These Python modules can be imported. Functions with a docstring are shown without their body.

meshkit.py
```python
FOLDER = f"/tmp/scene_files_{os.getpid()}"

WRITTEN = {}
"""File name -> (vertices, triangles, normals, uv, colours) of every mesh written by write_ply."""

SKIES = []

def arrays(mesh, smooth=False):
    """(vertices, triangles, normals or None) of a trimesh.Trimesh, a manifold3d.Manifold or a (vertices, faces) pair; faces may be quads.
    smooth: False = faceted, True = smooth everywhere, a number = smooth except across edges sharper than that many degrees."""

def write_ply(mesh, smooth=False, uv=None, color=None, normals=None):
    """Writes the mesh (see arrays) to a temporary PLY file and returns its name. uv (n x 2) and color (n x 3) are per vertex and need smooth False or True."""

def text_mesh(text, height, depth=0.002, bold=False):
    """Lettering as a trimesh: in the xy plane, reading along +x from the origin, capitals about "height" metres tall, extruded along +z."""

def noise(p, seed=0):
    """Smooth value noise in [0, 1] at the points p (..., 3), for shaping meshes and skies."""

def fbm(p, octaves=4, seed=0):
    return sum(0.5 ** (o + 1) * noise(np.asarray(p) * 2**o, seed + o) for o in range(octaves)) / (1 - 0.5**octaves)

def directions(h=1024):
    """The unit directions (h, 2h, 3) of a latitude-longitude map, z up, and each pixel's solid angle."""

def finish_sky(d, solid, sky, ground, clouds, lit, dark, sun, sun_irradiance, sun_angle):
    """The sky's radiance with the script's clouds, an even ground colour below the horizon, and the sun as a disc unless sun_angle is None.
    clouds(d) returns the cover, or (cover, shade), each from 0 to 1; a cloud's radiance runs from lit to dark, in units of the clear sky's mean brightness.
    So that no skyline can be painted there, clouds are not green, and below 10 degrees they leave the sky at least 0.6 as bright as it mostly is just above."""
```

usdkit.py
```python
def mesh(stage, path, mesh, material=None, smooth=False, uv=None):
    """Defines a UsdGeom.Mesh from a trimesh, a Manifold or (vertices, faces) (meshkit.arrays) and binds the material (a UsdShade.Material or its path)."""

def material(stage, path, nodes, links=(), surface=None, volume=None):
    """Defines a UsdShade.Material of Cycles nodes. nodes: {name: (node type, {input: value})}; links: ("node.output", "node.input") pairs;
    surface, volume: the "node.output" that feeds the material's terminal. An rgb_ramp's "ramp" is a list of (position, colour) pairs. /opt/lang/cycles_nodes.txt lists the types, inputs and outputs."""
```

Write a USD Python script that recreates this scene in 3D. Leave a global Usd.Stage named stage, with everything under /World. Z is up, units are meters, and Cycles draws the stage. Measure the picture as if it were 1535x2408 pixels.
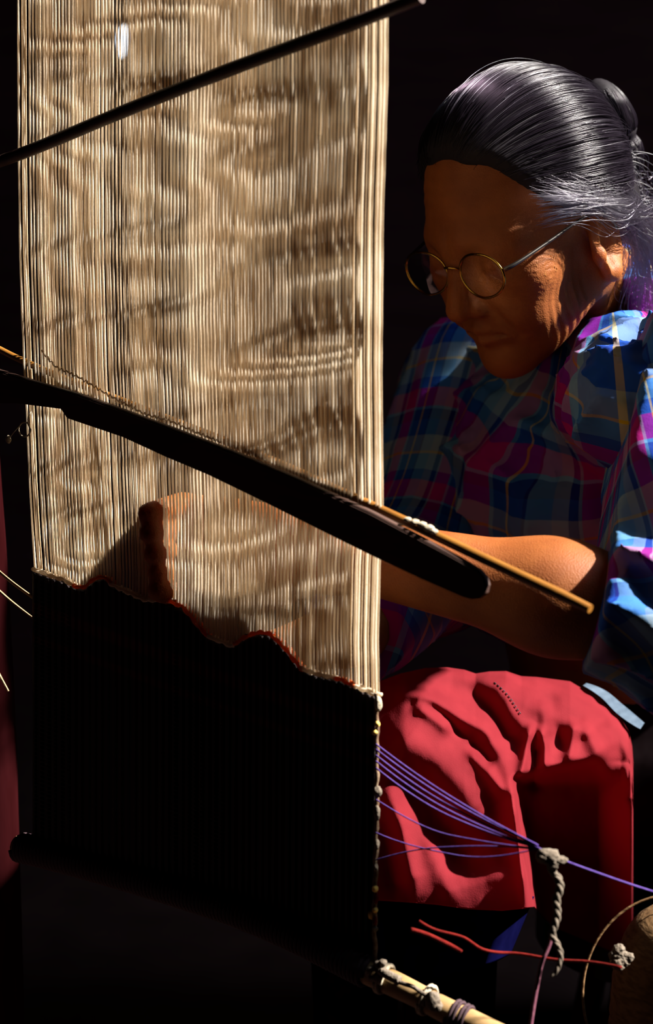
import math
import numpy as np, trimesh, usdkit, meshkit
from pxr import Usd, UsdGeom, UsdLux, UsdShade, Gf, Sdf, Vt
from shapely.geometry import Polygon

stage = Usd.Stage.CreateInMemory()
UsdGeom.Xform.Define(stage, '/World')
UsdGeom.Scope.Define(stage, '/World/Looks')
rng = np.random.default_rng(7)

# ------------------------------------------------------------------ camera, sky, sun, exposure
W, H, F = 1535, 2408, 4800.0                      # picture size and focal length in pixels
CAM = np.array([0.0, 0.0, 0.87]); PITCH = math.radians(9)
FWD = np.array([0, math.cos(PITCH), -math.sin(PITCH)]); UP = np.array([0, math.sin(PITCH), math.cos(PITCH)]); RIGHT = np.array([1.0, 0, 0])
cam = UsdGeom.Camera.Define(stage, '/World/camera')
cam.CreateHorizontalApertureAttr(24.0); cam.CreateVerticalApertureAttr(24.0 * H / W)
cam.CreateFocalLengthAttr(24.0 * F / W); cam.CreateFStopAttr(6.5); cam.CreateFocusDistanceAttr(1.57)
cam.CreateExposureAttr(0.0); cam.CreateClippingRangeAttr((0.05, 100))
cx = UsdGeom.Xformable(cam); cx.AddTranslateOp().Set(Gf.Vec3d(*CAM)); cx.AddRotateXOp().Set(90 - 9)

SUN = np.array([0.71, -0.05, 0.68]); SUN /= np.linalg.norm(SUN)
sun = UsdLux.DistantLight.Define(stage, '/World/sun')
sun.CreateIntensityAttr(9400.0); sun.CreateAngleAttr(1.75); sun.CreateColorAttr(Gf.Vec3f(1.0, 0.95, 0.88))
zz = SUN; xx = np.cross([0, 0, 1.0], zz); xx /= np.linalg.norm(xx); yy = np.cross(zz, xx)
m = Gf.Matrix4d(1.0)
for r, v in enumerate((xx, yy, zz)): m.SetRow3(r, Gf.Vec3d(*v))
UsdGeom.Xformable(sun).AddTransformOp().Set(m)
dome = UsdLux.DomeLight.Define(stage, '/World/sky')
dome.CreateIntensityAttr(1.5); dome.CreateColorAttr(Gf.Vec3f(0.75, 0.9, 1.1))

# ------------------------------------------------------------------ helpers
def unproj(px, py, d):
    return CAM + d * (FWD + (px - W / 2) / F * RIGHT - (py - H / 2) / F * UP)
def px_len(n, d): return n / F * d

ALPHA = math.radians(35)
LE = np.array([math.cos(ALPHA), -math.sin(ALPHA), 0]); LN = np.array([-math.sin(ALPHA), -math.cos(ALPHA), 0]); LZ = np.array([0, 0, 1.0])
LP = unproj(885, 1200, 1.38)
def loom(px, py, off=0.0):
    """the point of the loom's plane seen at a place, moved off it towards the viewer's side"""
    d = FWD + (px - W / 2) / F * RIGHT - (py - H / 2) / F * UP
    t = ((LP + LN * off - CAM) @ LN) / (d @ LN)
    return CAM + d * t
def loom2(px, py, off=0.0):
    p = loom(px, py, off) - LP
    return np.array([p @ LE, p[2]])

used = {}
def numbered(path):
    n = used.get(path, -1) + 1; used[path] = n
    return path if n == 0 else f'{path}_{n:03d}'
def pth(p): return str(p.GetPath()) if p is not None else '/World'
def data(o, **k):
    for a, b in k.items():
        if b: o.SetCustomDataByKey(a, b)
def obj(name, mesh, mat, parent=None, smooth=40, uv=None, **k):
    m = usdkit.mesh(stage, numbered(pth(parent) + '/' + name), mesh, mat, smooth=smooth, uv=uv)
    data(m.GetPrim(), **k); return m.GetPrim()
def thing(name, label, category, group=None):
    x = UsdGeom.Xform.Define(stage, numbered('/World/' + name)); data(x.GetPrim(), label=label, category=category, group=group)
    return x.GetPrim()
def curves(name, strands, widths, mat, parent, **k):
    c = UsdGeom.BasisCurves.Define(stage, numbered(pth(parent) + '/' + name))
    c.CreateTypeAttr('linear'); c.CreateWrapAttr('nonperiodic')
    c.CreateCurveVertexCountsAttr(Vt.IntArray([len(s) for s in strands]))
    c.CreatePointsAttr(Vt.Vec3fArray.FromNumpy(np.vstack(strands).astype(np.float32)))
    c.CreateWidthsAttr(Vt.FloatArray.FromNumpy(np.asarray(widths, np.float32))); c.SetWidthsInterpolation('vertex')
    UsdShade.MaterialBindingAPI.Apply(c.GetPrim()).Bind(UsdShade.Material.Get(stage, mat)); data(c.GetPrim(), **k); return c.GetPrim()

def spline(pts, n):
    p = np.asarray(pts, float)
    t = np.concatenate([[0], np.cumsum(np.linalg.norm(np.diff(p, axis=0), axis=1))])
    from scipy.interpolate import PchipInterpolator
    return PchipInterpolator(t / t[-1], p)(np.linspace(0, 1, n))
def tube(points, radii, sides=6, cap=True):
    p = np.asarray(points, float); n = len(p); r = np.broadcast_to(radii, (n,)).astype(float)
    t = np.gradient(p, axis=0); t /= np.linalg.norm(t, axis=1, keepdims=True) + 1e-12
    ref = np.array([0.31, 0.95, 0.05]) if abs(t[:, 1]).mean() < 0.8 else np.array([0.1, 0.05, 1.0])
    a = np.cross(t, ref); a /= np.linalg.norm(a, axis=1, keepdims=True) + 1e-12
    b = np.cross(t, a); ang = np.arange(sides) * 2 * np.pi / sides
    v = (p[:, None] + r[:, None, None] * (np.cos(ang)[None, :, None] * a[:, None] + np.sin(ang)[None, :, None] * b[:, None])).reshape(-1, 3)
    i, j = np.meshgrid(np.arange(n - 1), np.arange(sides), indexing='ij'); k = (j + 1) % sides
    f = np.vstack([np.stack([i * sides + j, i * sides + k, (i + 1) * sides + k], -1).reshape(-1, 3), np.stack([i * sides + j, (i + 1) * sides + k, (i + 1) * sides + j], -1).reshape(-1, 3)])
    if cap:
        c0, c1 = len(v), len(v) + 1; v = np.vstack([v, p[:1], p[-1:]]); j = np.arange(sides); k = (j + 1) % sides
        f = np.vstack([f, np.stack([np.full(sides, c0), k, j], 1), np.stack([np.full(sides, c1), (n - 1) * sides + j, (n - 1) * sides + k], 1)])
    tm = trimesh.Trimesh(v, f, process=False)
    if tm.volume < 0: tm.invert()
    return tm
cat = trimesh.util.concatenate
def plane_mesh(poly2, off, th, bevel=0.0):
    """a board cut to an outline in the loom's plane, th thick towards the viewer, its edges chamfered"""
    P = Polygon(poly2).buffer(0)
    levels = [(0, -bevel), (bevel, 0), (th - bevel, 0), (th, -bevel)] if bevel else [(0, 0), (th, 0)]
    if not bevel:
        m = trimesh.creation.extrude_polygon(P, th, engine='earcut')
    else:
        m = cat([trimesh.creation.extrude_polygon(P.buffer(-bevel), th, engine='earcut'),
                 _shift(trimesh.creation.extrude_polygon(P.buffer(-bevel * .3), th - bevel, engine='earcut'), bevel / 2),
                 _shift(trimesh.creation.extrude_polygon(P, th - 2 * bevel, engine='earcut'), bevel)])
    T = np.eye(4); T[:3, 0] = LE; T[:3, 1] = LZ; T[:3, 2] = LN; T[:3, 3] = LP + LN * off
    m.apply_transform(T)
    if m.volume < 0: m.invert()
    return m
def _shift(m, z): m.apply_translation([0, 0, z]); return m
def box(lo, hi):
    return trimesh.creation.box(bounds=[lo, hi])

# ---- signed distance shapes and a surface net
def smin(a, b, k):
    h = np.clip(0.5 + 0.5 * (b - a) / k, 0, 1); return b * (1 - h) + a * h - k * h * (1 - h)
def smax(a, b, k): return -smin(-a, -b, k)
def s_ell(p, c, r):
    q = p - np.asarray(c, np.float32); r = np.asarray(r, np.float32)
    k0 = np.sqrt(((q / r) ** 2).sum(-1)); k1 = np.sqrt(((q / r ** 2) ** 2).sum(-1)) + 1e-9
    return k0 * (k0 - 1) / k1
def s_cone(p, a, b, ra, rb):
    a, b = np.asarray(a, np.float32), np.asarray(b, np.float32); ab = b - a
    t = np.clip(((p - a) @ ab) / (ab @ ab), 0, 1)
    return np.linalg.norm(p - a - t[..., None] * ab, axis=-1) - (ra + (rb - ra) * t)
def s_sph(p, c, r): return np.linalg.norm(p - np.asarray(c, np.float32), axis=-1) - r
def surface_net(fn, lo, hi, h):
    lo, hi = np.asarray(lo, float), np.asarray(hi, float)
    n = np.ceil((hi - lo) / h).astype(int) + 1
    ax = [lo[k] + h * np.arange(n[k]) for k in range(3)]
    P = np.stack(np.meshgrid(*ax, indexing='ij'), -1).astype(np.float32)
    V = fn(P).astype(np.float32)
    s = V < 0
    cells = np.zeros(n - 1, bool); cnt = np.zeros(n - 1, np.int8)
    for d in np.ndindex(2, 2, 2): cnt += s[d[0]:n[0] - 1 + d[0], d[1]:n[1] - 1 + d[1], d[2]:n[2] - 1 + d[2]]
    I = np.argwhere((cnt > 0) & (cnt < 8))
    idx = -np.ones(n - 1, np.int64); idx[tuple(I.T)] = np.arange(len(I))
    acc = np.zeros((len(I), 3)); num = np.zeros(len(I))
    corner = [np.array(d) for d in np.ndindex(2, 2, 2)]
    for a in corner:
        for k in range(3):
            if a[k] == 0:
                b = a.copy(); b[k] = 1
                va, vb = V[tuple((I + a).T)], V[tuple((I + b).T)]
                x = (va < 0) != (vb < 0)
                t = np.where(x, va / np.where(va == vb, 1, va - vb), 0)
                p = a + t[:, None] * (b - a); acc += p * x[:, None]; num += x
    v = lo + h * (I + acc / np.maximum(num, 1)[:, None])
    F_ = []
    for k in range(3):
        sl0 = [slice(1, n[j] - 1) for j in range(3)]; sl0[k] = slice(0, n[k] - 1); sl1 = list(sl0); sl1[k] = slice(1, n[k])
        x0, x1 = s[tuple(sl0)], s[tuple(sl1)]
        E = np.argwhere(x0 != x1); off = np.array([1, 1, 1]); off[k] = 0; E = E + off
        if not len(E): continue
        u, w = (k + 1) % 3, (k + 2) % 3
        def c(du, dw):
            q = E.copy(); q[:, u] -= du; q[:, w] -= dw; return idx[tuple(q.T)]
        q = np.stack([c(1, 1), c(0, 1), c(0, 0), c(1, 0)], 1)
        flip = ~s[tuple(E.T)]; q[flip] = q[flip][:, ::-1]
        F_.append(q)
    q = np.vstack(F_); q = q[(q >= 0).all(1)]
    return trimesh.Trimesh(v, np.vstack([q[:, [0, 1, 2]], q[:, [0, 2, 3]]]), process=False)
def fbm(p, o=3, seed=0): return meshkit.fbm(p, o, seed)
def ridged(p, seed=0): return 1 - np.abs(2 * meshkit.noise(p, seed) - 1)

# ------------------------------------------------------------------ materials
def MT(name): return '/World/Looks/' + name
def mat(name, nodes, links=(), surface='p.BSDF'):
    usdkit.material(stage, MT(name), nodes, links, surface=surface); return MT(name)
def simple(name, c1, c2, scale=40, rough=0.7, stretch=(1, 1, 1), bump=0.2, dist=0.002, detail=4, **pr):
    pr.setdefault('specular_ior_level', .4 if rough < .6 else .08)
    return mat(name, {'g': ('geometry', {}), 'm': ('mapping', {'scale': stretch}), 'n': ('noise_texture', {'scale': scale, 'detail': detail}),
        'r': ('rgb_ramp', {'ramp': [(0.3, c1), (0.7, c2)]}), 'b': ('bump', {'strength': bump, 'distance': dist}), 'p': ('principled_bsdf', {'roughness': rough, **pr})},
        [('g.position', 'm.vector'), ('m.vector', 'n.vector'), ('n.fac', 'r.fac'), ('r.color', 'p.base_color'), ('n.fac', 'b.height'), ('b.normal', 'p.normal')])
M_earth = simple('earth', (.04, .02, .018), (.06, .032, .028), 12, .95)
M_wall = simple('dark_logs', (.045, .018, .021), (.07, .03, .033), 5, .9, (1, 1, 6))
M_darkwood = simple('smoke_dark_wood', (.03, .015, .012), (.055, .028, .02), 60, .55, (1, 1, .15))
M_post = simple('old_post_wood', (.009, .0012, .0014), (.016, .0024, .003), 60, .8, (1, 1, .15), specular_ior_level=0.0)
M_batten = simple('batten_wood', (.035, .017, .013), (.06, .03, .022), 90, .5, (.15, .15, 1))
M_rod = simple('tan_stick', (.15, .055, .004), (.20, .08, .008), 120, .5, (.3, .3, 1))
M_beamwood = simple('peeled_stick', (.20, .12, .05), (.29, .185, .085), 70, .6)
M_cord = simple('cream_cord', (.30, .25, .17), (.42, .35, .26), 400, .9, bump=.5)
M_selvedge = simple('selvedge_wool', (.09, .045, .025), (.20, .14, .09), 260, .95)
M_wool = simple('white_wool', (.09, .07, .052), (.15, .12, .092), 300, 1.0, bump=.6, dist=.003)
M_yellow = simple('yellow_wool', (.60, .38, .08), (.75, .50, .14), 300, .95)
M_redwool = simple('red_wool', (.075, .004, .003), (.11, .007, .005), 300, .95)
M_orangewool = simple('rust_wool', (.40, .09, .03), (.60, .18, .06), 300, .95)
M_purple = simple('purple_wool', (.05, .026, .13), (.08, .046, .20), 300, .9)
M_mauve = simple('mauve_wool', (.10, .03, .05), (.16, .06, .08), 300, .9)
M_straw = simple('straw', (.28, .17, .08), (.40, .26, .13), 200, .8)
M_basket = simple('basket_coil', (.07, .035, .014), (.15, .085, .038), 110, .85, (1, 1, 3), bump=.6)
M_gold = mat('gold_wire', {'p': ('principled_bsdf', {'base_color': (.34, .20, .035), 'metallic': 1.0, 'roughness': .2})})
M_silver = mat('grey_metal', {'p': ('principled_bsdf', {'base_color': (.11, .10, .09), 'metallic': 1.0, 'roughness': .35})})
M_lens = mat('spectacle_lens', {'f': ('fresnel', {'IOR': 1.3}), 't': ('transparent_bsdf', {'color': (.93, .93, .93)}), 'g': ('glossy_bsdf', {'roughness': .02}), 'x': ('mix_closure', {})},
    [('f.fac', 'x.fac'), ('t.BSDF', 'x.closure1'), ('g.BSDF', 'x.closure2')], 'x.closure')
M_skin = mat('skin', {'g': ('geometry', {}), 'n': ('noise_texture', {'scale': 45, 'detail': 4}), 'r': ('rgb_ramp', {'ramp': [(.3, (.142, .037, .006)), (.7, (.188, .055, .010))]}),
    'v': ('voronoi_texture', {'scale': 800}), 'b': ('bump', {'strength': .3, 'distance': .0007}),
    'p': ('principled_bsdf', {'roughness': .6, 'specular_ior_level': .22, 'subsurface_weight': .12, 'subsurface_scale': .006, 'subsurface_radius': (1, .3, .12)})},
    [('g.position', 'n.vector'), ('n.fac', 'r.fac'), ('r.color', 'p.base_color'), ('g.position', 'v.vector'), ('v.distance', 'b.height'), ('b.normal', 'p.normal')])
M_nail = mat('nail', {'p': ('principled_bsdf', {'base_color': (.5, .26, .17), 'roughness': .35})})
def hair_mat(name, c, rough=.3, rr=.3, fac=.6):
    return mat(name, {'p': ('principled_hair_bsdf', {'model': 'Chiang', 'parametrization': 'Direct coloring', 'color': c, 'roughness': rough, 'radial_roughness': rr, 'random_roughness': .3}), 'd': ('diffuse_bsdf', {'color': (.008, .006, .009)}), 'x': ('mix_closure', {'fac': fac})},
        [('p.BSDF', 'x.closure1'), ('d.BSDF', 'x.closure2')], 'x.closure')
M_scalp = mat('hair_mass', {'p': ('principled_bsdf', {'base_color': (.010, .008, .010), 'roughness': .6, 'specular_ior_level': .1})})
M_hair = hair_mat('dark_hair', (.014, .010, .014), .20, .22, .68)
M_grey = hair_mat('grey_hair', (.13, .105, .16), .26, .3, .42)
# warp yarn: cream and tan handspun wool; light shines through it
def yarn_mat(name, ramp, sc=(14, 14, 30)):
    return mat(name, {'g': ('geometry', {}), 'm': ('mapping', {'scale': sc}), 'n': ('noise_texture', {'scale': 1.0, 'detail': 3, 'roughness': .55}), 'r': ('rgb_ramp', {'ramp': ramp}),
        'f': ('noise_texture', {'scale': 900, 'detail': 2}), 'b': ('bump', {'strength': .5, 'distance': .0008}),
        'd': ('diffuse_bsdf', {}), 't': ('translucent_bsdf', {}), 'x': ('mix_closure', {'fac': .58})},
        [('g.position', 'm.vector'), ('m.vector', 'n.vector'), ('n.fac', 'r.fac'), ('r.color', 'd.color'), ('r.color', 't.color'), ('g.position', 'f.vector'), ('f.fac', 'b.height'), ('b.normal', 'd.normal'),
         ('d.BSDF', 'x.closure1'), ('t.BSDF', 'x.closure2')], 'x.closure')
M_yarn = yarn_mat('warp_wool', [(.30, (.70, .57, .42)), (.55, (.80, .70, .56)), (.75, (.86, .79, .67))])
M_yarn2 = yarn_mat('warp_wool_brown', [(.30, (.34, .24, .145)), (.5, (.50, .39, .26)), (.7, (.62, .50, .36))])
# red skirt: thin cotton
M_skirt = mat('red_cotton', {'g': ('geometry', {}), 'n': ('noise_texture', {'scale': 30, 'detail': 4}), 'r': ('rgb_ramp', {'ramp': [(.3, (.112, .0075, .0115)), (.7, (.145, .0108, .0155))]}),
    'w': ('noise_texture', {'scale': 700, 'detail': 2}), 'b': ('bump', {'strength': .25, 'distance': .0008}), 'p': ('principled_bsdf', {'roughness': .85, 'specular_ior_level': .06}), 't': ('translucent_bsdf', {'color': (.40, .03, .045)}), 'x': ('mix_closure', {'fac': .28})},
    [('g.position', 'n.vector'), ('n.fac', 'r.fac'), ('r.color', 'p.base_color'), ('g.position', 'w.vector'), ('w.fac', 'b.height'), ('b.normal', 'p.normal'), ('p.BSDF', 'x.closure1'), ('t.BSDF', 'x.closure2')], 'x.closure')
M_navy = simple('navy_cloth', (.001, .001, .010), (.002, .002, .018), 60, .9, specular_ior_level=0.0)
M_thread = mat('dark_thread', {'p': ('principled_bsdf', {'base_color': (.03, .01, .015), 'roughness': .9})})
M_paleblue = simple('pale_blue_cloth', (.030, .045, .065), (.055, .075, .10), 60, .85)
M_black = mat('black_cloth', {'g': ('geometry', {}), 'n': ('noise_texture', {'scale': 60}), 'r': ('rgb_ramp', {'ramp': [(.3, (.003, .0018, .002)), (.7, (.006, .004, .0045))]}), 'd': ('diffuse_bsdf', {})}, [('g.position', 'n.vector'), ('n.fac', 'r.fac'), ('r.color', 'd.color')], 'd.BSDF')
# plaid: two ramps of stripes crossing
BL, SKY, MAG, YEL, NAV, GRY = (.03, .12, .62), (.28, .52, .86), (.62, .03, .30), (.85, .62, .10), (.02, .03, .28), (.42, .55, .70)
def stripes(seq):
    out, x = [], 0.0
    tot = sum(w for w, _ in seq)
    for w, c in seq: out += [(x / tot, c)]; x += w
    return out
S1 = stripes([(14, SKY), (2, NAV), (10, BL), (2, YEL), (10, BL), (3, SKY), (16, MAG), (2, GRY), (6, NAV), (10, GRY)])
S2 = stripes([(12, GRY), (2, YEL), (12, SKY), (8, BL), (14, MAG), (2, SKY), (8, NAV), (12, BL)])
M_plaid = mat('plaid_cotton', {'u': ('attribute', {'attribute': 'st'}), 's': ('separate_xyz', {}),
    'mu': ('math', {'math_type': 'multiply', 'value2': 11.0}), 'mv': ('math', {'math_type': 'multiply', 'value2': 10.0}), 'fu': ('math', {'math_type': 'fraction'}), 'fv': ('math', {'math_type': 'fraction'}),
    'ru': ('rgb_ramp', {'ramp': S1, 'interpolate': False}), 'rv': ('rgb_ramp', {'ramp': S2, 'interpolate': False}), 'x': ('mix_color', {'fac': .5}),
    'g': ('geometry', {}), 'n': ('noise_texture', {'scale': 600}), 'b': ('bump', {'strength': .2, 'distance': .0008}), 'h': ('hsv', {'saturation': 1.18, 'value': .33}),
    'p': ('principled_bsdf', {'roughness': .8, 'specular_ior_level': .15})},
    [('u.vector', 's.vector'), ('s.x', 'mu.value1'), ('s.y', 'mv.value1'), ('mu.value', 'fu.value1'), ('mv.value', 'fv.value1'), ('fu.value', 'ru.fac'), ('fv.value', 'rv.fac'),
     ('ru.color', 'x.a'), ('rv.color', 'x.b'), ('x.result', 'h.color'), ('h.color', 'p.base_color'), ('g.position', 'n.vector'), ('n.fac', 'b.height'), ('b.normal', 'p.normal')])
# rug: near black wool with a few dull red bands
M_weft = yarn_mat('rust_weft', [(.3, (.75, .16, .04)), (.7, (.88, .26, .07))], (60, 60, 60))
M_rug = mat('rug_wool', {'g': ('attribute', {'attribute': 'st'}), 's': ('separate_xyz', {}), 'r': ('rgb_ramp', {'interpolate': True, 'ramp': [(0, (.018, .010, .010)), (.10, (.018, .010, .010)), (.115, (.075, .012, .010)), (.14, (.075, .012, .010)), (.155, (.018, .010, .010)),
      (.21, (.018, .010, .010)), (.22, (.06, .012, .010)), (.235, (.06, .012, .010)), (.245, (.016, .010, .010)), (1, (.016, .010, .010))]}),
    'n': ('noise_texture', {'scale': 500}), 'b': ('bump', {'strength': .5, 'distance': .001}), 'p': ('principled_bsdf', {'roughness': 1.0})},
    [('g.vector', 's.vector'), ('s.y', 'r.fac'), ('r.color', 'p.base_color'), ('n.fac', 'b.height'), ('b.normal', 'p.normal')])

# ------------------------------------------------------------------ the room
def struct(name, mesh, m, label): return obj(name, mesh, m, smooth=False, kind='structure', label=label)
RX0, RX1, RY0, RY1, RZ = -1.5, 3.1, -0.9, 3.4, 2.2
struct('floor', box([RX0, RY0, -.1], [RX1, RY1, 0]), M_earth, 'dark packed earth floor of the hut')
hole = unproj(282, 92, (RY1 - CAM[1]) / (FWD + (282 - W / 2) / F * RIGHT - (92 - H / 2) / F * UP)[1])   # the chink of daylight in the back wall
hx, hz, hw, hh = hole[0], hole[2], .0125, .029
wb = Polygon([(RX0, 0), (RX1, 0), (RX1, RZ), (RX0, RZ)], [[(hx + hw * math.cos(a) * (1 + .1 * math.sin(3 * a)), hz + hh * math.sin(a)) for a in np.linspace(0, 2 * np.pi, 24, endpoint=False)]])
wbm = trimesh.creation.extrude_polygon(wb, .1, engine='earcut'); wbm.apply_transform(np.array([[1, 0, 0, 0], [0, 0, -1, RY1 + .1], [0, 1, 0, 0], [0, 0, 0, 1.0]]))
struct('wall_back', wbm, M_wall, 'dark wall behind the loom with one bright chink of daylight')
struct('wall_left', box([RX0 - .1, RY0, 0], [RX0, RY1, RZ]), M_wall, 'dark wall at the left of the loom')
struct('wall_right', box([RX1, RY0, 0], [RX1 + .1, RY1, RZ]), M_wall, 'dark wall behind the weaver at the right')
struct('wall_front', box([RX0, RY0 - .1, 0], [RX1, RY0, RZ]), M_wall, 'dark wall behind the camera')
def lift(x, y, z): t = (RZ - z) / SUN[2]; return x + SUN[0] * t, y + SUN[1] * t
oc = [lift(-.36, 1.2, 1.0), lift(.36, 1.2, .3), lift(.36, 1.93, .3), lift(-.36, 1.93, 1.0)]
ox0, ox1, oy0, oy1 = min(c[0] for c in oc), max(c[0] for c in oc), min(c[1] for c in oc), max(c[1] for c in oc) - .10
cl = Polygon([(RX0 - .1, RY0 - .1), (RX1 + .1, RY0 - .1), (RX1 + .1, RY1 + .1), (RX0 - .1, RY1 + .1)], [[(ox0, oy0), (ox1, oy0), (ox1, oy1), (ox0, oy1)]])
clm = trimesh.creation.extrude_polygon(cl, .08, engine='earcut'); clm.apply_translation([0, 0, RZ])
struct('ceiling', clm, M_wall, 'dark roof with a square smoke hole')

# ------------------------------------------------------------------ the weaving on the loom
def edge(poly, y): p = np.asarray(poly, float); return np.interp(y, p[:, 1], p[:, 0])
LEFT = [(48, -60), (50, 380), (53, 600), (57, 720), (62, 860), (68, 960), (74, 1120), (82, 1260), (88, 1345), (88, 1420)]
RIGHTE = [(905, -60), (903, 200), (893, 520), (890, 860), (893, 1200), (886, 1330), (882, 1500), (884, 1640)]
FELL = np.array([(76, 1342), (100, 1350), (120, 1358), (150, 1366), (172, 1380), (195, 1386), (210, 1374), (225, 1362), (248, 1360), (262, 1378), (300, 1396), (340, 1414), (395, 1416), (430, 1430), (460, 1468), (488, 1500),
    (545, 1522), (565, 1508), (582, 1498), (606, 1490), (632, 1492), (650, 1508), (672, 1530), (705, 1574), (730, 1584), (762, 1592), (800, 1600), (830, 1614), (886, 1638)], float)
def fell(x): return np.interp(x, FELL[:, 0], FELL[:, 1])
weaving = thing('half_woven_rug', 'dark half-woven rug with tan warp threads strung tight on the loom', 'weaving')
def yarn(s, off, r, seed, mtl):
    g = np.random.default_rng(seed)
    ys = np.linspace(-60, 1700, 110)
    xs = (1 - s) * edge(LEFT, ys) + s * edge(RIGHTE, ys)
    xs = xs + g.normal(0, .35) * np.sin(ys / g.uniform(250, 700) + g.uniform(0, 6)) + g.normal(0, .15)
    keep = ys < fell(xs) + 3; ys, xs = ys[keep], xs[keep]
    n = len(ys)
    o = np.full(n, off)
    if off < 0: o = o + .0085 * (fbm(np.stack([xs / 420, ys / 130 + xs / 700, xs * 0], 1), 2, 61) - .5)
    P = np.array([loom(x, y, q) for x, y, q in zip(xs, ys, o)])
    P = np.vstack([P[0] + (P[0] - P[1]) * 22, P]); ys = np.append(ys[0], ys); n += 1
    if abs((1 - s) * 48 + s * 904 - 285) < 19: r = r * .52            # finer-spun threads here
    rr = r * (1 + .22 * (fbm(np.stack([ys / 40, np.full(n, seed * 7.3), np.zeros(n)], 1), 2, seed) - .5) * 2)
    return tube(P, rr, 6)
NF = 104
for i in range(NF):
    u = i / (NF - 1); s = u + .05 * (u * u - u) + (-.006 if i == 0 else -.002 if i == 1 else .008 * (1 - u) ** 8)
    if i in (NF - 3, NF - 5, NF - 8): continue                     # a few gaps near the right edge
    if 0 < i < NF - 1: s += rng.normal(0, .0004)
    obj('warp_thread', yarn(s, 0.0, .00090 * rng.uniform(.88, 1.12), 100 + i, M_yarn), M_yarn, weaving, smooth=True)
NB = 101
for i in range(NB):
    u = i / (NB - 1); s = .004 + 1.004 * u + rng.normal(0, .0004)
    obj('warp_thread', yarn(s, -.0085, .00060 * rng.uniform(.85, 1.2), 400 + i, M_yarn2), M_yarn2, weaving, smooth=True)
# woven part: a ribbed slab
nx, ny = 170, 130
rug_v, rug_uv = [], []
for side in (0, 1):
    for j in range(ny + 1):
        for i in range(nx + 1):
            u = i / nx; x = 76 + u * (884 - 76); v = j / ny
            yb = 1985 + u * 300; yt = fell(x); y = yt + v * (yb - yt)
            xe = 76 + u * (np.interp(y, [1300, 1700, 2300], [884, 885, 880]) - 76)
            rib = .0009 * abs(math.sin(j * 1.57 + i * .02)) + .0012 * math.sin(i * 1.9)
            o = (.0035 + rib) * (1 if side == 0 else -1)
            if i in (0, nx) or j in (0, ny): o *= .4
            rug_v.append(loom(xe, y, o - .006)); rug_uv.append((u, np.clip((y - (1340 + u * 297)) / 700, 0, 1)))
rf = []
N1 = (nx + 1) * (ny + 1)
I, J = np.meshgrid(np.arange(nx), np.arange(ny)); A = (J * (nx + 1) + I).ravel(); B = A + 1; C = A + nx + 2; D = A + nx + 1
rf += [np.stack([A, D, C], 1), np.stack([A, C, B], 1), np.stack([A, C, D], 1) + N1, np.stack([A, B, C], 1) + N1]
ring = np.concatenate([np.arange(nx + 1), (np.arange(1, ny + 1)) * (nx + 1) + nx, ny * (nx + 1) + np.arange(nx - 1, -1, -1), np.arange(ny - 1, 0, -1) * (nx + 1)])
r2 = np.roll(ring, -1)
rf += [np.stack([ring, r2, r2 + N1], 1), np.stack([ring, r2 + N1, ring + N1], 1)]
obj('woven_panel', trimesh.Trimesh(np.array(rug_v), np.vstack(rf), process=False), M_rug, weaving, smooth=True, uv=np.array(rug_uv), label='nearly black woven part with dull red bands')
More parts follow.
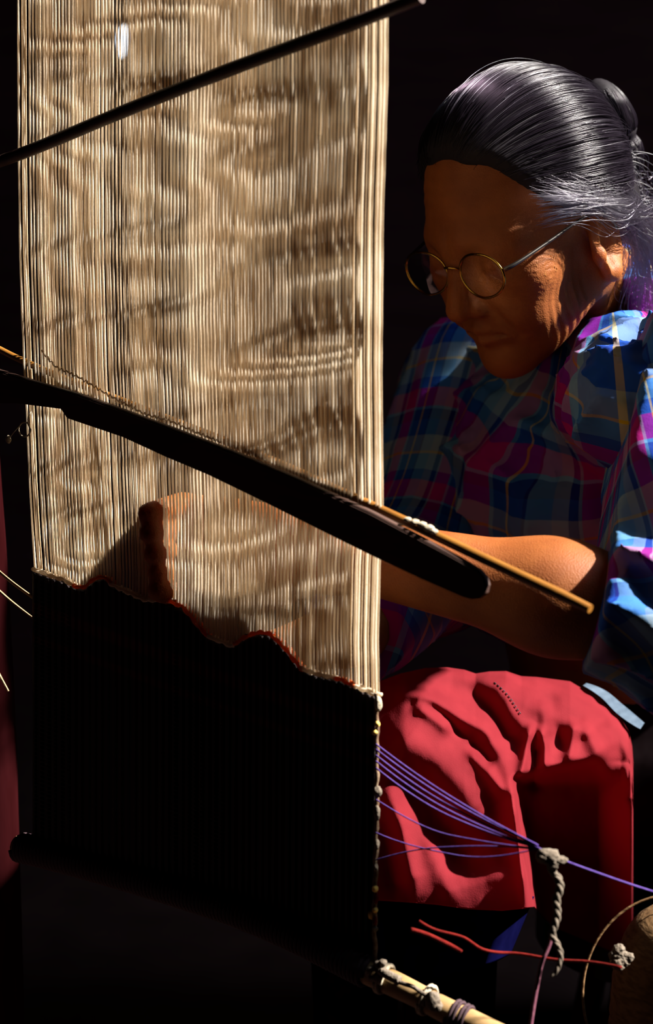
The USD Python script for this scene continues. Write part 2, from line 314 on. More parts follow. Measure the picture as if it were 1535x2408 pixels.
# wefts along the working edge: rust where the colour has just been laid in, cream elsewhere
segs = [(76, 172, 'c'), (172, 262, 'o'), (255, 400, 'c'), (392, 495, 'o'), (488, 556, 'c'), (550, 712, 'o'), (705, 790, 'c'), (785, 835, 'o'), (825, 886, 'c')]
for a, b, k in segs:
    xs = np.linspace(a, b, max(8, int((b - a) / 5)))
    P = np.array([loom(x, fell(x) - 3 + 1.3 * math.sin(x * .9), .0012) for x in xs])
    obj('weft_yarn', cat([tube(P, .0015 * (1 + .3 * np.sin(np.arange(len(xs)) * 1.7)), 6), tube(P + LN * -.006 + [0, 0, -.001], .0014, 6)]), M_weft if k == 'o' else M_yarn, weaving, smooth=True, label='rust-coloured weft along the working edge' if k == 'o' else None)
# selvedge cord at the right edge, with knots of coloured wool
ys = np.linspace(1630, 2282, 90)
xs = np.interp(ys, [1630, 1700, 2000, 2200, 2282], [886, 886, 884, 880, 884]) + 1.5 * np.sin(ys / 9)
rad = .0016 + .0009 * fbm(np.stack([ys / 14, ys * 0, ys * 0], 1), 2, 3)
obj('selvedge_cord', tube([loom(x, y, .001) for x, y in zip(xs, ys)], rad * .8, 8), M_selvedge, weaving, smooth=True, label='twisted cord down the right edge')
def blob(px, py, off, r, seed=0, st=(1, 1, 1)):
    b = trimesh.creation.icosphere(2, 1.0); v = b.vertices * np.array(st)
    v = v * (r * (.75 + .5 * fbm(b.vertices * 1.6 + seed * 3.1, 3, seed)))[:, None]
    b.vertices = v + loom(px, py, off); return b
for (x, y, r, mm, st) in [(889, 1655, 9, M_cord, (1, 1, 2)), (887, 1703, 7, M_yellow, (1, 1, 1)), (882, 1721, 8, M_yellow, (1, 1, 1)), (888, 1862, 10, M_wool, (1, 1, 1.5)), (886, 1912, 8, M_wool, (1, 1, 2.4)), (886, 1985, 7, M_wool, (1, 1, 1.8)),
                          (884, 2040, 6, M_wool, (1, 1, 1.6)), (882, 2090, 8, M_yellow, (1, 1, 1)), (884, 2112, 6, M_redwool, (1, 1, 2.3)), (882, 2140, 7, M_yellow, (1, 1, 1)), (872, 2152, 7, M_yellow, (1, 1, 1.6)), (881, 2165, 6, M_redwool, (1, 1, 2)), (882, 2184, 7, M_wool, (1, 1, 1))]:
    obj('selvedge_knot', blob(x, y, .002, px_len(r, 1.38) , int(y), st), mm, weaving, smooth=True, label={M_yellow: 'yellow wool knot', M_redwool: 'red wool knot'}.get(mm))
# loose end curling off the left edge
t = np.linspace(0, 2 * np.pi * .9, 24)
lp = [loom(58 + 14 * math.cos(a), 1010 + 17 * math.sin(a), .006 + .002 * math.cos(a)) for a in t]
obj('loose_thread', tube(np.vstack([spline([loom(72, 968, .001), loom(66, 985, .004), lp[0]], 8)[:-1], lp]), .0006, 6), M_cord, weaving, smooth=True)
obj('loose_thread', cat([tube(spline([loom(48, 1000, .004), loom(36, 1012, .007), loom(24, 1028, .008)], 10), .0004, 5), blob(20, 1033, .008, .0022, 5, (1, 1, 1.5))]), M_cord, weaving, smooth=True, label='loose thread ending in a white tuft')

# ------------------------------------------------------------------ loom sticks
def px_poly(pts, off=0): return [loom2(x, y, off) for x, y in pts]
top = [(-120, 828), (0, 866), (90, 894), (200, 926), (300, 962), (420, 1006), (560, 1060), (700, 1118), (885, 1202), (1000, 1262), (1090, 1310), (1136, 1338)]
tip = [(1150, 1354), (1156, 1374), (1152, 1392), (1138, 1404), (1118, 1406)]
bot = [(1096, 1400), (1000, 1358), (885, 1304), (760, 1242), (640, 1182), (500, 1114), (400, 1072), (300, 1026), (170, 982), (155, 960), (60, 948), (0, 946), (-120, 940)]
bt = thing('weaving_batten', 'broad dark wooden batten with a rounded tip lying slanted across the warp', 'weaving batten')
obj('blade', plane_mesh(px_poly(top + tip + bot, .004), .004, .007, .0016), M_batten, bt, smooth=False)
sh = thing('shed_stick', 'long dark round stick slanting up to the right across the top of the warp', 'stick')
P = spline([loom(-40, 393, .008), loom(48, 362, .008), (loom(300, 258, .008)), loom(560, 156, .008), loom(760, 82, .008), loom(910, 24, .008), loom(990, -8, .008)], 60)
obj('stick', tube(P, .0046 * (1 + .07 * (fbm(P * 40, 2, 4) - .5) * 2), 12), M_darkwood, sh)
hr = thing('heddle_rod', 'thin tan rod running along the upper edge of the dark batten', 'rod')
P = spline([loom(-30, 806, -.004), loom(48, 846, -.004), loom(300, 948, -.005), loom(600, 1066, -.004), loom(880, 1192, -.002), loom(1130, 1310, .004), loom(1388, 1432, .010)], 70)
obj('rod', tube(P, np.interp(np.arange(70), [0, 50, 66, 69], [.0026, .0034, .0038, .0030]), 10), M_rod, hr)
xs = np.linspace(98, 520, 90)
P = [loom(x, np.interp(x, [98, 130, 180, 250, 300, 340, 400, 450, 520], [826, 862, 884, 926, 952, 974, 990, 1012, 1040]) + 4 * math.sin(x * .55), .0022 + .0012 * math.sin(x * .55 + 1)) for x in xs]
obj('heddle_cord', tube(P, .0007, 6), M_yarn, hr, smooth=True, label='white cord laced over the warp along the rod')
tf = []
for k, (x, y, r) in enumerate([(958, 1222, 8), (975, 1228, 9), (992, 1234, 10), (1008, 1242, 11), (1020, 1250, 8)]): tf.append(blob(x, y, .0045, px_len(r, 1.36), k + 20, (1.2, 1, .8)))
o = obj('wool_tuft', cat(tf), M_cord, smooth=True, label='small tuft of white wool stuck on the tan rod right of the warp', category='wool')
bm = thing('bottom_beam', 'peeled wooden stick at the bottom corner of the rug bound with cord', 'loom beam')
P = spline([loom(40, 1990, -.004), loom(500, 2122, -.004), loom(880, 2292, .002), loom(960, 2330, .004), loom(1040, 2372, .004), loom(1180, 2440, .004)], 80)
obj('pole', tube(P, .0088 * (1 + .10 * (fbm(P * 30, 2, 9) - .5) * 2), 14), M_beamwood, bm)
def lash(px, py, n, r, w, seed):
    g = np.random.default_rng(seed); c = loom(px, py, .003); dirv = loom(960, 2330) - loom(880, 2292); dirv /= np.linalg.norm(dirv)
    side = np.cross(dirv, LN); t = np.linspace(0, 2 * np.pi * n, 26 * n)
    return tube(np.array([c + dirv * (w * (a / t[-1] - .5)) + (.0098 + .0006 * math.sin(3 * a)) * (math.cos(a) * LN + math.sin(a) * side) for a in t]), r, 6)
for (x, y, n, r, w) in [(1006, 2352, 2, .0016, .004), (1072, 2388, 2, .0014, .006), (1092, 2398, 2, .0014, .006), (905, 2302, 2, .0018, .004)]:
    obj('lashing', lash(x, y, n, r, w, x), M_cord if x < 1060 else M_thread, bm, smooth=True, label=None if x < 1060 else 'dark cord lashing')
t = np.linspace(0, 1, 1500); ax = spline([loom(46, 1992, -.004), loom(500, 2122, -.004), loom(868, 2287, .002)], 1500); dv = np.gradient(ax, axis=0); dv /= np.linalg.norm(dv, axis=1, keepdims=True); sd = np.cross(dv, LN)
obj('lashing', tube(ax + .0105 * (np.cos(t * 2 * np.pi * 92)[:, None] * LN + np.sin(t * 2 * np.pi * 92)[:, None] * sd), .0019, 6), M_thread, bm, smooth=True, label='dark cord wound along the beam under the rug')
obj('lashing_knot', cat([blob(1018, 2352, .012, .0052, 3, (1, 1, 1.3)), blob(1028, 2366, .011, .004, 6), tube(spline([loom(930, 2306, .012), loom(965, 2318, .014), loom(1000, 2340, .013), loom(1016, 2350, .014)], 14), .0016, 7)]), M_wool, bm, smooth=True)
t = np.linspace(0, 2 * np.pi, 26)
obj('corner_knot', cat([tube([loom(880 + 15 * math.cos(a), 2290 + 13 * math.sin(a), .012 + .002 * math.sin(2 * a)) for a in t], .0024, 8), blob(888, 2268, .011, .003, 2), blob(900, 2264, .012, .0028, 4), tube(spline([loom(895, 2282, .013), loom(915, 2294, .013), loom(940, 2306, .012)], 10), .0034, 8)]), M_wool, bm, smooth=True, label='cream wool knot looped at the rug corner')
lpst = thing('loom_post', 'dark upright wooden post at the left side of the loom', 'loom post')
a0, a1 = loom(-70, -120, -.07), loom(-8, 1800, -.07); a2 = np.array([a1[0], a1[1], 0.0])
P = spline([np.array([a0[0] - .022, a0[1], 1.35]), a0 + [-.022, 0, 0], a1 + [-.004, 0, 0], a2 + [-.003, 0, 0]], 40)
obj('post', tube(P, .021 * (1 + .06 * (fbm(P * 12, 2, 3) - .5)), 14), M_post, lpst)
for k, (a, b, r, lb) in enumerate([((-30, 1318), (82, 1412), 4.5, 'upper of two pale split sticks poking in behind the rug at the left edge'), ((-30, 1362), (78, 1456), 4, 'lower of two pale split sticks poking in behind the rug at the left edge'), ((-20, 1545), (20, 1628), 4, 'short pale twig tip at the left picture edge below the split sticks')]):
    P = np.array([loom(a[0] + (b[0] - a[0]) * t, a[1] + (b[1] - a[1]) * t + 3 * math.sin(4 * t), -.010) for t in np.linspace(0, 1, 14)])
    st = [tube(P, px_len(r, 1.55) * np.linspace(1, .6, 14), 7)]
    if k == 0: st.append(tube(P + LZ * .0016 + LN * .001, px_len(2.2, 1.55), 6))
    obj('split_stick', cat(st), M_straw, label=lb, category='stick')

exec_person = True
# ------------------------------------------------------------------ the weaver: head frame (forward, left, up)
TH, PH = math.radians(40), math.radians(25)
fh = np.array([-math.cos(TH), -math.sin(TH), 0]); HL = np.array([math.sin(TH), -math.cos(TH), 0])
HF = math.cos(PH) * fh - math.sin(PH) * LZ; HU = math.sin(PH) * fh + math.cos(PH) * LZ
HO = unproj(1251, 580, 1.70); HS = .93
HM = np.eye(4); HM[:3, 0] = HF * HS; HM[:3, 1] = HL * HS; HM[:3, 2] = HU * HS; HM[:3, 3] = HO
def hw_(p): p = np.asarray(p, float); return HO + HS * (p[..., :1] * HF + p[..., 1:2] * HL + p[..., 2:3] * HU)
def to_head(p): q = (np.asarray(p, float) - HO) / HS; return np.stack([q @ HF, q @ HL, q @ HU], -1)
CC, CR = np.array([-.012, 0, .055]), np.array([.097, .077, .094])
# body joints
NECK = unproj(1465, 745, 1.83); RSH = unproj(1120, 925, 1.94); LSH = unproj(1515, 955, 1.525); NB = unproj(1450, 905, 1.85); UBACK = unproj(1640, 900, 1.92)
CHEST = unproj(1370, 1130, 1.86); BELLY = unproj(1510, 1500, 1.92); PELV = unproj(1600, 1740, 1.94)
LEL = unproj(1640, 1475, 1.43); LWR = unproj(820, 1290, 1.435)
REL = unproj(985, 1330, 1.84); RWR = unproj(830, 1480, 1.62)
LKN = unproj(985, 1690, 1.74); LHIP = unproj(1560, 1765, 1.90); RKN = unproj(760, 1690, 1.84); RHIP = unproj(1480, 1760, 1.99)
n1, n2, n3 = to_head(NECK), to_head(RSH), to_head(LSH)
def head_sdf(p):
    l = p.copy(); l[..., 1] = np.abs(l[..., 1])
    d = s_ell(p, CC, CR)
    d = smin(d, s_ell(p, (.034, 0, -.005), (.058, .058, .082)), .03)
    d = smin(d, s_cone(l, (.0, .050, -.035), (.060, .012, -.072), .018, .018), .022)       # jaw
    d = smin(d, s_sph(p, (.070, 0, -.076), .017), .018)                                    # chin
    d = smin(d, s_sph(l, (.055, .043, .004), .022), .02)                                   # cheekbone
    d = smin(d, s_sph(l, (.060, .034, -.030), .018), .02)
    d = smin(d, s_cone(l, (.081, .010, .044), (.062, .046, .040), .010, .009), .016)       # brow
    d = smax(d, -s_sph(l, (.101, .033, .024), .017), .014)                                 # eye socket
    d = smin(d, s_sph(l, (.0745, .033, .023), .0125), .006)                                # lids
    d = smax(d, -s_cone(l, (.090, .024, .0185), (.084, .045, .0195), .0012, .0012), .002)  # closed-down eye slit
    d = smin(d, s_cone(p, (.084, 0, .034), (.104, 0, -.010), .007, .0115), .012)           # nose
    d = smin(d, s_sph(l, (.093, .012, -.014), .008), .006)
    d = smin(d, s_cone(l, (.089, 0, -.036), (.076, .022, -.043), .006, .004), .008)
    d = smin(d, s_cone(l, (.087, 0, -.048), (.076, .020, -.046), .006, .004), .008)
    d = smax(d, -s_cone(l, (.096, 0, -.042), (.080, .024, -.0445), .0018, .0012), .003)    # mouth line
    d = smax(d, -s_cone(l, (.092, .020, -.010), (.076, .036, -.048), .0015, .0015), .008)  # nose-mouth fold
    d = smax(d, -s_cone(l, (.078, .030, .006), (.066, .046, -.004), .001, .001), .006)     # under the eye
    # neck: throat and the long cord below the ear
    d = smin(d, s_cone(p, (-.030, 0, -.01), n1 * .8, .045, .045), .03)
    d = smin(d, s_cone(l, (-.020, .055, -.03), (n1 * .75 + np.array([.05, .02, 0])) * np.array([1, 1, 1]), .014, .012), .02)
    d = smax(d, -s_ell(l, (.012, .073, -.022), (.007, .008, .030)), .015)                   # hollow before the ear
    # ear
    e = p - np.array([-.006, 0, .003], np.float32); e[..., 1] = np.abs(e[..., 1]) - .076
    ca, sa = math.cos(.27), math.sin(.27); ex = e[..., 0] * ca + e[..., 1] * sa; ey = -e[..., 0] * sa + e[..., 1] * ca
    q = np.stack([ex + .008, ey, e[..., 2] - (ex + .008) * -.2], -1)
    plate = s_ell(q, (0, 0, 0), (.021, .006, .034))
    rim = np.sqrt((np.sqrt((q[..., 0] / .021) ** 2 + (q[..., 2] / .034) ** 2) - .92) ** 2 * .024 ** 2 + (q[..., 1] - .003) ** 2) - .0042
    ear = smin(plate, np.where(q[..., 0] > .016, 1, rim), .004)
    ear = smax(ear, -s_ell(q, (.004, .008, -.004), (.010, .009, .017)), .004)
    ear = smin(ear, s_sph(q, (.002, .002, -.029), .0085), .006)
    ear = smin(ear, s_sph(q, (.014, .001, -.006), .006), .005)
    d = smin(d, ear, .007)
    return d
def wrinkled(p):
    d = head_sdf(p)
    x, y, z = p[..., 0], np.abs(p[..., 1]), p[..., 2]
    # crow's feet and cheek folds: fine ridges
    m1 = np.exp(-(((x - .052) / .020) ** 2 + ((z - .006) / .026) ** 2)) * (y > .02)
    d = d + .0007 * m1 * np.sin(2 * np.pi * (z + .35 * (x - .05) + .02 * np.sin(x * 90)) / .0052)
    m2 = np.exp(-(((x - .030) / .024) ** 2 + ((z + .040) / .034) ** 2)) * (y > .02)
    d = d + .0009 * m2 * np.sin(2 * np.pi * (x + .12 * z + .006 * np.sin(z * 60)) / .0088)
    m3 = np.exp(-(((x - .082) / .03) ** 2 + ((z - .085) / .022) ** 2))
    return d + .0006 * m3 * np.sin(2 * np.pi * z / .011)
head = surface_net(wrinkled, (-.14, -.105, -.19), (.125, .105, .158), .0021)
head.apply_transform(HM)
# left arm and hand (seen), right arm, legs: one skin field in world space
FN = {}
def hp(px, py, off): return loom(px, py, off)
fingers = {'index': ([(500, 1200, -.046), (428, 1186, -.044), (392, 1196, -.016), (348, 1208, .010)], (.0105, .0094, .0088, .0080)),
           'middle': ([(500, 1252, -.047), (424, 1240, -.046), (388, 1246, -.018), (351, 1253, .011)], (.0105, .0097, .0090, .0082)),
           'ring': ([(505, 1302, -.046), (430, 1296, -.044), (394, 1298, -.018), (362, 1302, .008)], (.010, .0094, .0088, .0080)),
           'little': ([(512, 1352, -.044), (440, 1348, -.040), (400, 1346, -.018), (368, 1346, .006)], (.009, .0084, .0080, .0072))}
thumb = ([(720, 1350, -.056), (600, 1410, -.060), (480, 1414, -.044), (374, 1388, .005)], (.016, .0125, .0105, .0088))
def arm_sdf(p):
    wr = hp(815, 1300, -.055)
    d = s_cone(p, LEL, LEL * .6 + wr * .4, .036, .036)
    d = smin(d, s_cone(p, LEL * .6 + wr * .4, wr, .036, .025), .03)
    for a, b, ra, rb in [((790, 1275, -.055), (520, 1205, -.047), .021, .0122), ((790, 1295, -.055), (515, 1252, -.048), .021, .0125), ((790, 1320, -.055), (520, 1308, -.048), .020, .012), ((790, 1330, -.055), (525, 1358, -.046), .019, .011)]:
        d = smin(d, s_cone(p, hp(*a), hp(*b), ra, rb), .012)
    hand = d
    for pts, r in list(fingers.values()) + [thumb]:
        q = [hp(*x) for x in pts]; f = 1e9
        for k in range(3): f = np.minimum(f, smin(s_cone(p, q[k], q[k + 1], r[k], r[k + 1]), 1e9 * np.ones(1, np.float32), .001)) if k else s_cone(p, q[0], q[1], r[0], r[1])
        hand = smin(hand, f, .004)
    return hand
pts = np.array([LEL] + [hp(*x) for v in fingers.values() for x in v[0]] + [hp(*x) for x in thumb[0]] + [hp(800, 1320, -.055)])
arm = surface_net(arm_sdf, pts.min(0) - .06, pts.max(0) + .06, .0032)
def rest_sdf(p):
    d = s_cone(p, NECK, CHEST, .05, .09)
    d = smin(d, s_cone(p, RSH, NB, .04, .04), .04); d = smin(d, s_cone(p, NB, LSH, .03, .026), .02)
    d = smin(d, s_cone(p, CHEST, BELLY, .10, .115), .05); d = smin(d, s_cone(p, BELLY, PELV, .115, .125), .05)
    d = smin(d, s_cone(p, LSH, LEL, .028, .032), .01); d = smin(d, s_cone(p, RSH, REL, .045, .038), .03); d = smin(d, s_cone(p, REL, RWR, .036, .026), .02)
    d = smin(d, s_cone(p, RWR, RWR + np.array([-.07, -.02, -.02]), .026, .02), .02)
    for hip, kn in ((LHIP, LKN), (RHIP, RKN)):
        an = np.array([kn[0] + .03, kn[1] + .03, .07])
        d = smin(d, s_cone(p, hip, kn + (hip - kn) * .08 + np.array([0, .035, -.06]), .066, .046), .04); d = smin(d, s_cone(p, kn + np.array([.03, .05, -.07]), an, .045, .033), .02)
        d = smin(d, s_cone(p, an + np.array([0, .02, -.03]), an + np.array([-.10, -.08, -.035]), .033, .028), .02)
    return d
pts = np.array([NECK, RSH, LSH, PELV, LEL, REL, RWR, LKN, RKN, LHIP, RHIP, [LKN[0], LKN[1], .03]])
rest = surface_net(rest_sdf, pts.min(0) - .2, pts.max(0) + .17, .012)
person = thing('person', 'grey-haired person in glasses, plaid shirt and red skirt, bent over the loom at right', 'person')
obj('body', cat([head, arm, rest]), M_skin, person, smooth=True)

# ---- hair
def cr_pt(dirs, off=0.0): d = dirs / np.linalg.norm(dirs, axis=-1, keepdims=True); return CC + d * (1 / np.sqrt((d ** 2 / (CR + off) ** 2).sum(-1, keepdims=True)))
def hairline(d):
    """positive inside the hair: d is a unit direction from the cranium's centre"""
    f, l, u = d[..., 0], np.abs(d[..., 1]), d[..., 2]
    return u - np.interp(f, [-1, -.6, -.42, -.25, .1, .35, .55, .75, 1], [-.95, -.85, -.55, -.12, -.12, -.15, .06, .50, .9]) - .03 * np.sin(17 * l + 9 * f)
def cap_sdf(p):
    q = p - CC.astype(np.float32); q = q / (np.linalg.norm(q, axis=-1, keepdims=True) + 1e-6)
    d = s_ell(p, CC, CR) - .0072 * np.clip(hairline(q) / .26, 0, 1) ** .9
    d = smin(d, s_ell(p, (-.085, 0, .00), (.028, .05, .045)), .03)
    return smax(d, -.09 * hairline(q), .002) + .0012 * (fbm(p * 60, 2, 5) - .5)
cap = surface_net(cap_sdf, (-.15, -.1, -.08), (.11, .1, .17), .003); cap.apply_transform(HM)
hair = obj('hair', cap, M_scalp, person, smooth=True, label='dark hair streaked with grey combed back from the face')
g = np.random.default_rng(11)
GATH = np.array([-.112, 0, .030])
def strands(n, seed, lift_=.008, fly=0.0, npt=14, reg=None, back=False):
    g = np.random.default_rng(seed); out = []
    gd = (GATH - CC) / CR; gd /= np.linalg.norm(gd)
    while len(out) < n:
        d = g.normal(size=3) if reg is None else np.array(reg) + g.normal(size=3) * .22
        d /= np.linalg.norm(d)
        e = d * CR; hd = e / np.linalg.norm(e)
        hl = hairline(hd)
        if hl < .02 - .10 * g.random() ** 4: continue
        if back and d[0] > .25 - .5 * g.random(): continue
        ang = math.acos(np.clip(d @ gd, -1, 1))
        if ang < .15: continue
        t = np.linspace(0, 1, npt); L = g.uniform(.45, 1.0) if fly == 0 else g.uniform(.5, 1.0)
        tt = t * L; s = (np.sin((1 - tt) * ang)[:, None] * d + np.sin(tt * ang)[:, None] * gd) / math.sin(ang)
        s = s + np.array([0, 0, -.05]) * (np.sin(np.pi * tt) * (1 - abs(d[2])))[:, None] * abs(d[1])     # sag over the ears
        s /= np.linalg.norm(s, axis=1, keepdims=True)
        o = (lift_ + g.uniform(-.001, .0018)) * np.clip(.15 + hl * 6 + t * 3, 0, 1) + .0015 * np.sin(np.pi * t) + fly * t ** 2 * g.uniform(.3, 1)
        P = CC + s * (CR + 0) + s * o[:, None] + g.normal(0, .0006, 3) * np.sin(t * g.uniform(2, 7))[:, None] + fly * .5 * g.normal(0, 1, 3) * (t ** 2)[:, None]
        out.append(hw_(P))
    return out
def wid(S, w): return np.concatenate([w * g.uniform(.7, 1.3) * np.interp(np.linspace(0, 1, len(s)), [0, .1, .8, 1], [.4, 1, 1, .25]) for s in S])
S = strands(5200, 21); curves('hair_strands', S, wid(S, .0005), M_hair, hair, kind='stuff')
S = strands(900, 22, .0088, back=True); curves('hair_strands', S, wid(S, .00045), M_grey, hair, kind='stuff', label='grey strands')
S = strands(160, 23, .009, .009); curves('hair_strands', S, wid(S, .00028), M_grey, hair, kind='stuff', label='loose grey flyaway strands')
# strands hanging over the ear and down to the nape
loc = []
for k in range(230):
    a = np.array([g.uniform(.015, .055), .070 + g.uniform(0, .010), g.uniform(.045, .085)]); c = np.array([-.028 + g.normal(0, .006), .088 + g.uniform(-.004, .006), .022 + g.normal(0, .008)]); e = np.array([-.075 + g.normal(0, .012), .060 + g.normal(0, .012), -.015 + g.normal(0, .016)])
    loc.append(hw_(spline([a, (a + c) / 2 + [0, .006, .004], c, e], 14)))
for k in range(320):
    a = np.array([g.uniform(-.06, -.03), .070 + g.uniform(-.01, .006), g.uniform(.0, .05)]); e = np.array([-.07 + g.normal(0, .016), .050 + g.normal(0, .012), -.085 + g.normal(0, .02)])
    loc.append(hw_(spline([a, (a + e) / 2 + [-.012, .008, 0], e, e + np.array([g.normal(-.012, .012), g.normal(0, .008), -.012])], 12)))
for k in range(150):
    a = np.array([g.uniform(-.10, -.06), g.uniform(.01, .06), g.uniform(-.02, .06)]); e = a + np.array([g.uniform(-.045, -.01), g.normal(0, .012), g.uniform(-.07, -.015)])
    loc.append(hw_(spline([a, a * .6 + e * .4 + [-.012, .004, .002], e, e + np.array([g.normal(-.008, .010), g.normal(0, .008), g.normal(-.004, .008)])], 12)))
curves('hair_strands', loc, wid(loc, .0004), M_grey, hair, kind='stuff', label='grey strands falling over the ear to the nape')
def bun_sdf(p):
    d = s_ell(p, (-.134, 0, .050), (.020, .030, .052)); z = p[..., 2]
    return d + .0018 * np.sin(z * 420 + 9 * p[..., 1] * 40) * .6 + .004 * np.exp(-((z - .045) / .007) ** 2)
bun = surface_net(bun_sdf, (-.17, -.05, -.02), (-.09, .05, .115), .0028); bun.apply_transform(HM)
bunp = obj('hair_bun', bun, M_scalp, person, smooth=True, label='tied bundle of dark hair at the back of the head')
bs = []
for k in range(420):
    a = g.uniform(0, 2 * np.pi); z = np.linspace(-.046, .046, 10) * g.uniform(.7, 1); r = np.sqrt(np.clip(1 - (z / .052) ** 2, 0, 1)); a2 = a + z * 6
    w = 1 - .22 * np.exp(-((z + .005) / .008) ** 2)
    bs.append(hw_(np.stack([-.134 + .0215 * w * r * np.cos(a2), .0315 * w * r * np.sin(a2), .050 + z], 1)))
curves('hair_strands', bs, wid(bs, .0006), M_hair, bunp, kind='stuff')

# ---- glasses
gl = None
def oval(sy):
    t = np.linspace(0, 2 * np.pi, 49)
    return np.stack([.0985 - .10 * np.abs(.026 * np.cos(t)) - .004 * np.cos(t) * 0 - .12 * .02 * np.sin(t), sy * (.0345 + .0265 * np.cos(t)), .021 + .0195 * np.sin(t)], 1)
rims = cat([tube(hw_(oval(s)), .0011, 8, cap=False) for s in (1, -1)] + [tube(hw_(spline([[.0965, .009, .026], [.101, 0, .029], [.0965, -.009, .026]], 10)), .0011, 8)])
gl = obj('eyeglasses', rims, M_gold, person, smooth=True, label='thin gold-rimmed eyeglasses')
for s in (1, -1):
    o_ = oval(s)[:-1]; c = o_.mean(0) + [.002, 0, 0]
    v = np.vstack([c, (o_ + c) / 2 + [.0012, 0, 0], o_]); n = len(o_); j = np.arange(n); k = (j + 1) % n
    f = np.vstack([np.stack([0 * j, 1 + j, 1 + k], 1), np.stack([1 + j, 1 + n + j, 1 + n + k], 1), np.stack([1 + j, 1 + n + k, 1 + k], 1)])
    obj('lens', trimesh.Trimesh(hw_(v), f, process=False), M_lens, gl, smooth=True)
    tp = spline([[.094, s * .0615, .026], [.088, s * .0665, .027], [.05, s * .0745, .030], [.005, s * .0815, .033], [-.014, s * .086, .026], [-.022, s * .086, .008]], 26)
    obj('temple', tube(hw_(tp), np.interp(np.arange(26), [0, 4, 18, 25], [.0019, .0014, .0012, .0014]), 8), M_silver, gl, smooth=True, label='dark metal side arm')

# ---- shirt
def uvaxis(v, a, b):
    """cloth coordinates round and along the axis a-b"""
    ax = (b - a) / np.linalg.norm(b - a); ref = np.cross(ax, [.3, -1, .1]); ref /= np.linalg.norm(ref); r2 = np.cross(ax, ref)
    q = v - a; return np.stack([np.arctan2(q @ r2, q @ ref) * .11, q @ ax], 1)
def folds(p, a, b, amp, sc, seed):
    """creases that run along a-b"""
    ax = (b - a) / np.linalg.norm(b - a); u = np.cross(ax, [.2, -1, .3]); u /= np.linalg.norm(u); w = np.cross(ax, u)
    q = np.stack([p @ u * sc, p @ w * sc, p @ ax * sc * .28], -1) + .6 * (fbm(p * 14, 2, seed + 3) - .5)[..., None]
    return amp * (ridged(q, seed) ** 2 * .65 + ridged(q * 2.1, seed + 1) ** 2 * .35)
def torso_sdf(p):
    d = s_cone(p, NECK + np.array([0, .01, -.035]), CHEST, .052, .118)
    d = smin(d, s_cone(p, RSH, NB, .062, .066), .05); d = smin(d, s_cone(p, NB, LSH, .066, .050), .03); d = smin(d, s_cone(p, NECK + np.array([.02, .02, -.02]), UBACK, .045, .075), .05)
    d = smin(d, s_cone(p, CHEST, BELLY, .118, .130), .05); d = smin(d, s_cone(p, BELLY, PELV, .130, .140), .05)
    d = d - folds(p, LSH, BELLY, .020, 22, 31) + .008
    d = smax(d, (unproj(1450, 1600, 1.7)[2] - p[..., 2]), .006)
    return np.maximum(d, .045 - np.linalg.norm(p - (NECK + np.array([-.03, -.03, .035])), axis=-1))
pts = np.array([NECK, RSH, LSH, CHEST, BELLY, PELV])
tor = surface_net(torso_sdf, pts.min(0) - .17, pts.max(0) + .15, .0045)
shirt = obj('shirt', tor, M_plaid, person, smooth=True, uv=uvaxis(tor.vertices, NECK * .5 + LSH * .5 + [0, .1, 0], BELLY) + [.064, 0], label='blue, pink and yellow plaid shirt')
CUFF = LEL + (LWR - LEL) * .29
def lsl(p):
    d = smin(s_cone(p, LSH, LEL, .062, .048), s_cone(p, LEL, CUFF, .046, .041), .03)
    d = d - folds(p, LSH + np.array([-.25, 0, 0]), LEL, .028, 25, 41) + .010
    return smax(d, (p - CUFF) @ ((CUFF - LEL) / np.linalg.norm(CUFF - LEL)), .004)
pts = np.array([LSH, LEL, CUFF])
ls = surface_net(lsl, pts.min(0) - .10, pts.max(0) + .10, .004)
obj('sleeve', ls, M_plaid, shirt, smooth=True, uv=uvaxis(ls.vertices, LSH, LEL) + [.064, 0])
def rsl(p):
    d = smin(s_cone(p, RSH, REL, .072, .060), s_cone(p, REL, RWR, .058, .042), .03)
    d = d - folds(p, RSH, REL, .012, 20, 51) + .004
    return smax(d, (p - RWR) @ ((RWR - REL) / np.linalg.norm(RWR - REL)), .004)
pts = np.array([RSH, REL, RWR])
rs = surface_net(rsl, pts.min(0) - .10, pts.max(0) + .10, .0055)
obj('sleeve', rs, M_plaid, shirt, smooth=True, uv=uvaxis(rs.vertices, RSH, REL))
# collar: a stand with a flap turned over it, open at the throat
nd = (HO - HU * .06 - HF * .03 - NECK); nd /= np.linalg.norm(nd)
c1 = np.cross(nd, HL); c1 /= np.linalg.norm(c1); c2 = np.cross(c1, nd)
CB = unproj(1380, 748, 1.785)
prof = np.array([(.060, -.020), (.058, .0), (.0575, .018), (.059, .030), (.064, .034), (.070, .028), (.078, .008), (.086, -.012), (.090, -.026), (.087, -.025), (.079, -.008), (.068, .014)])
na = 90; cv, cu = [], []
for i, a in enumerate(np.linspace(.45, 2 * np.pi - .45, na)):
    fr = math.cos(a)
    for k, (r, h) in enumerate(prof * [.84, 1.0]):
        rr = r * (1 + .05 * math.sin(3 * a + k * .4) * (k > 4)) + .012 * max(fr, 0); hh_ = h - .030 * max(fr, 0) + .004 * math.sin(5 * a + 1) * (k > 5)
        cv.append(CB + nd * hh_ + rr * (math.cos(a) * c1 * -1 + math.sin(a) * c2)); cu.append((.004 + k * .0042, .02 + a * .022))
K = len(prof); i, j = np.meshgrid(np.arange(na - 1), np.arange(K - 1), indexing='ij'); A = (i * K + j).ravel()
cf = np.vstack([np.stack([A, A + 1, A + K + 1], 1), np.stack([A, A + K + 1, A + K], 1)])
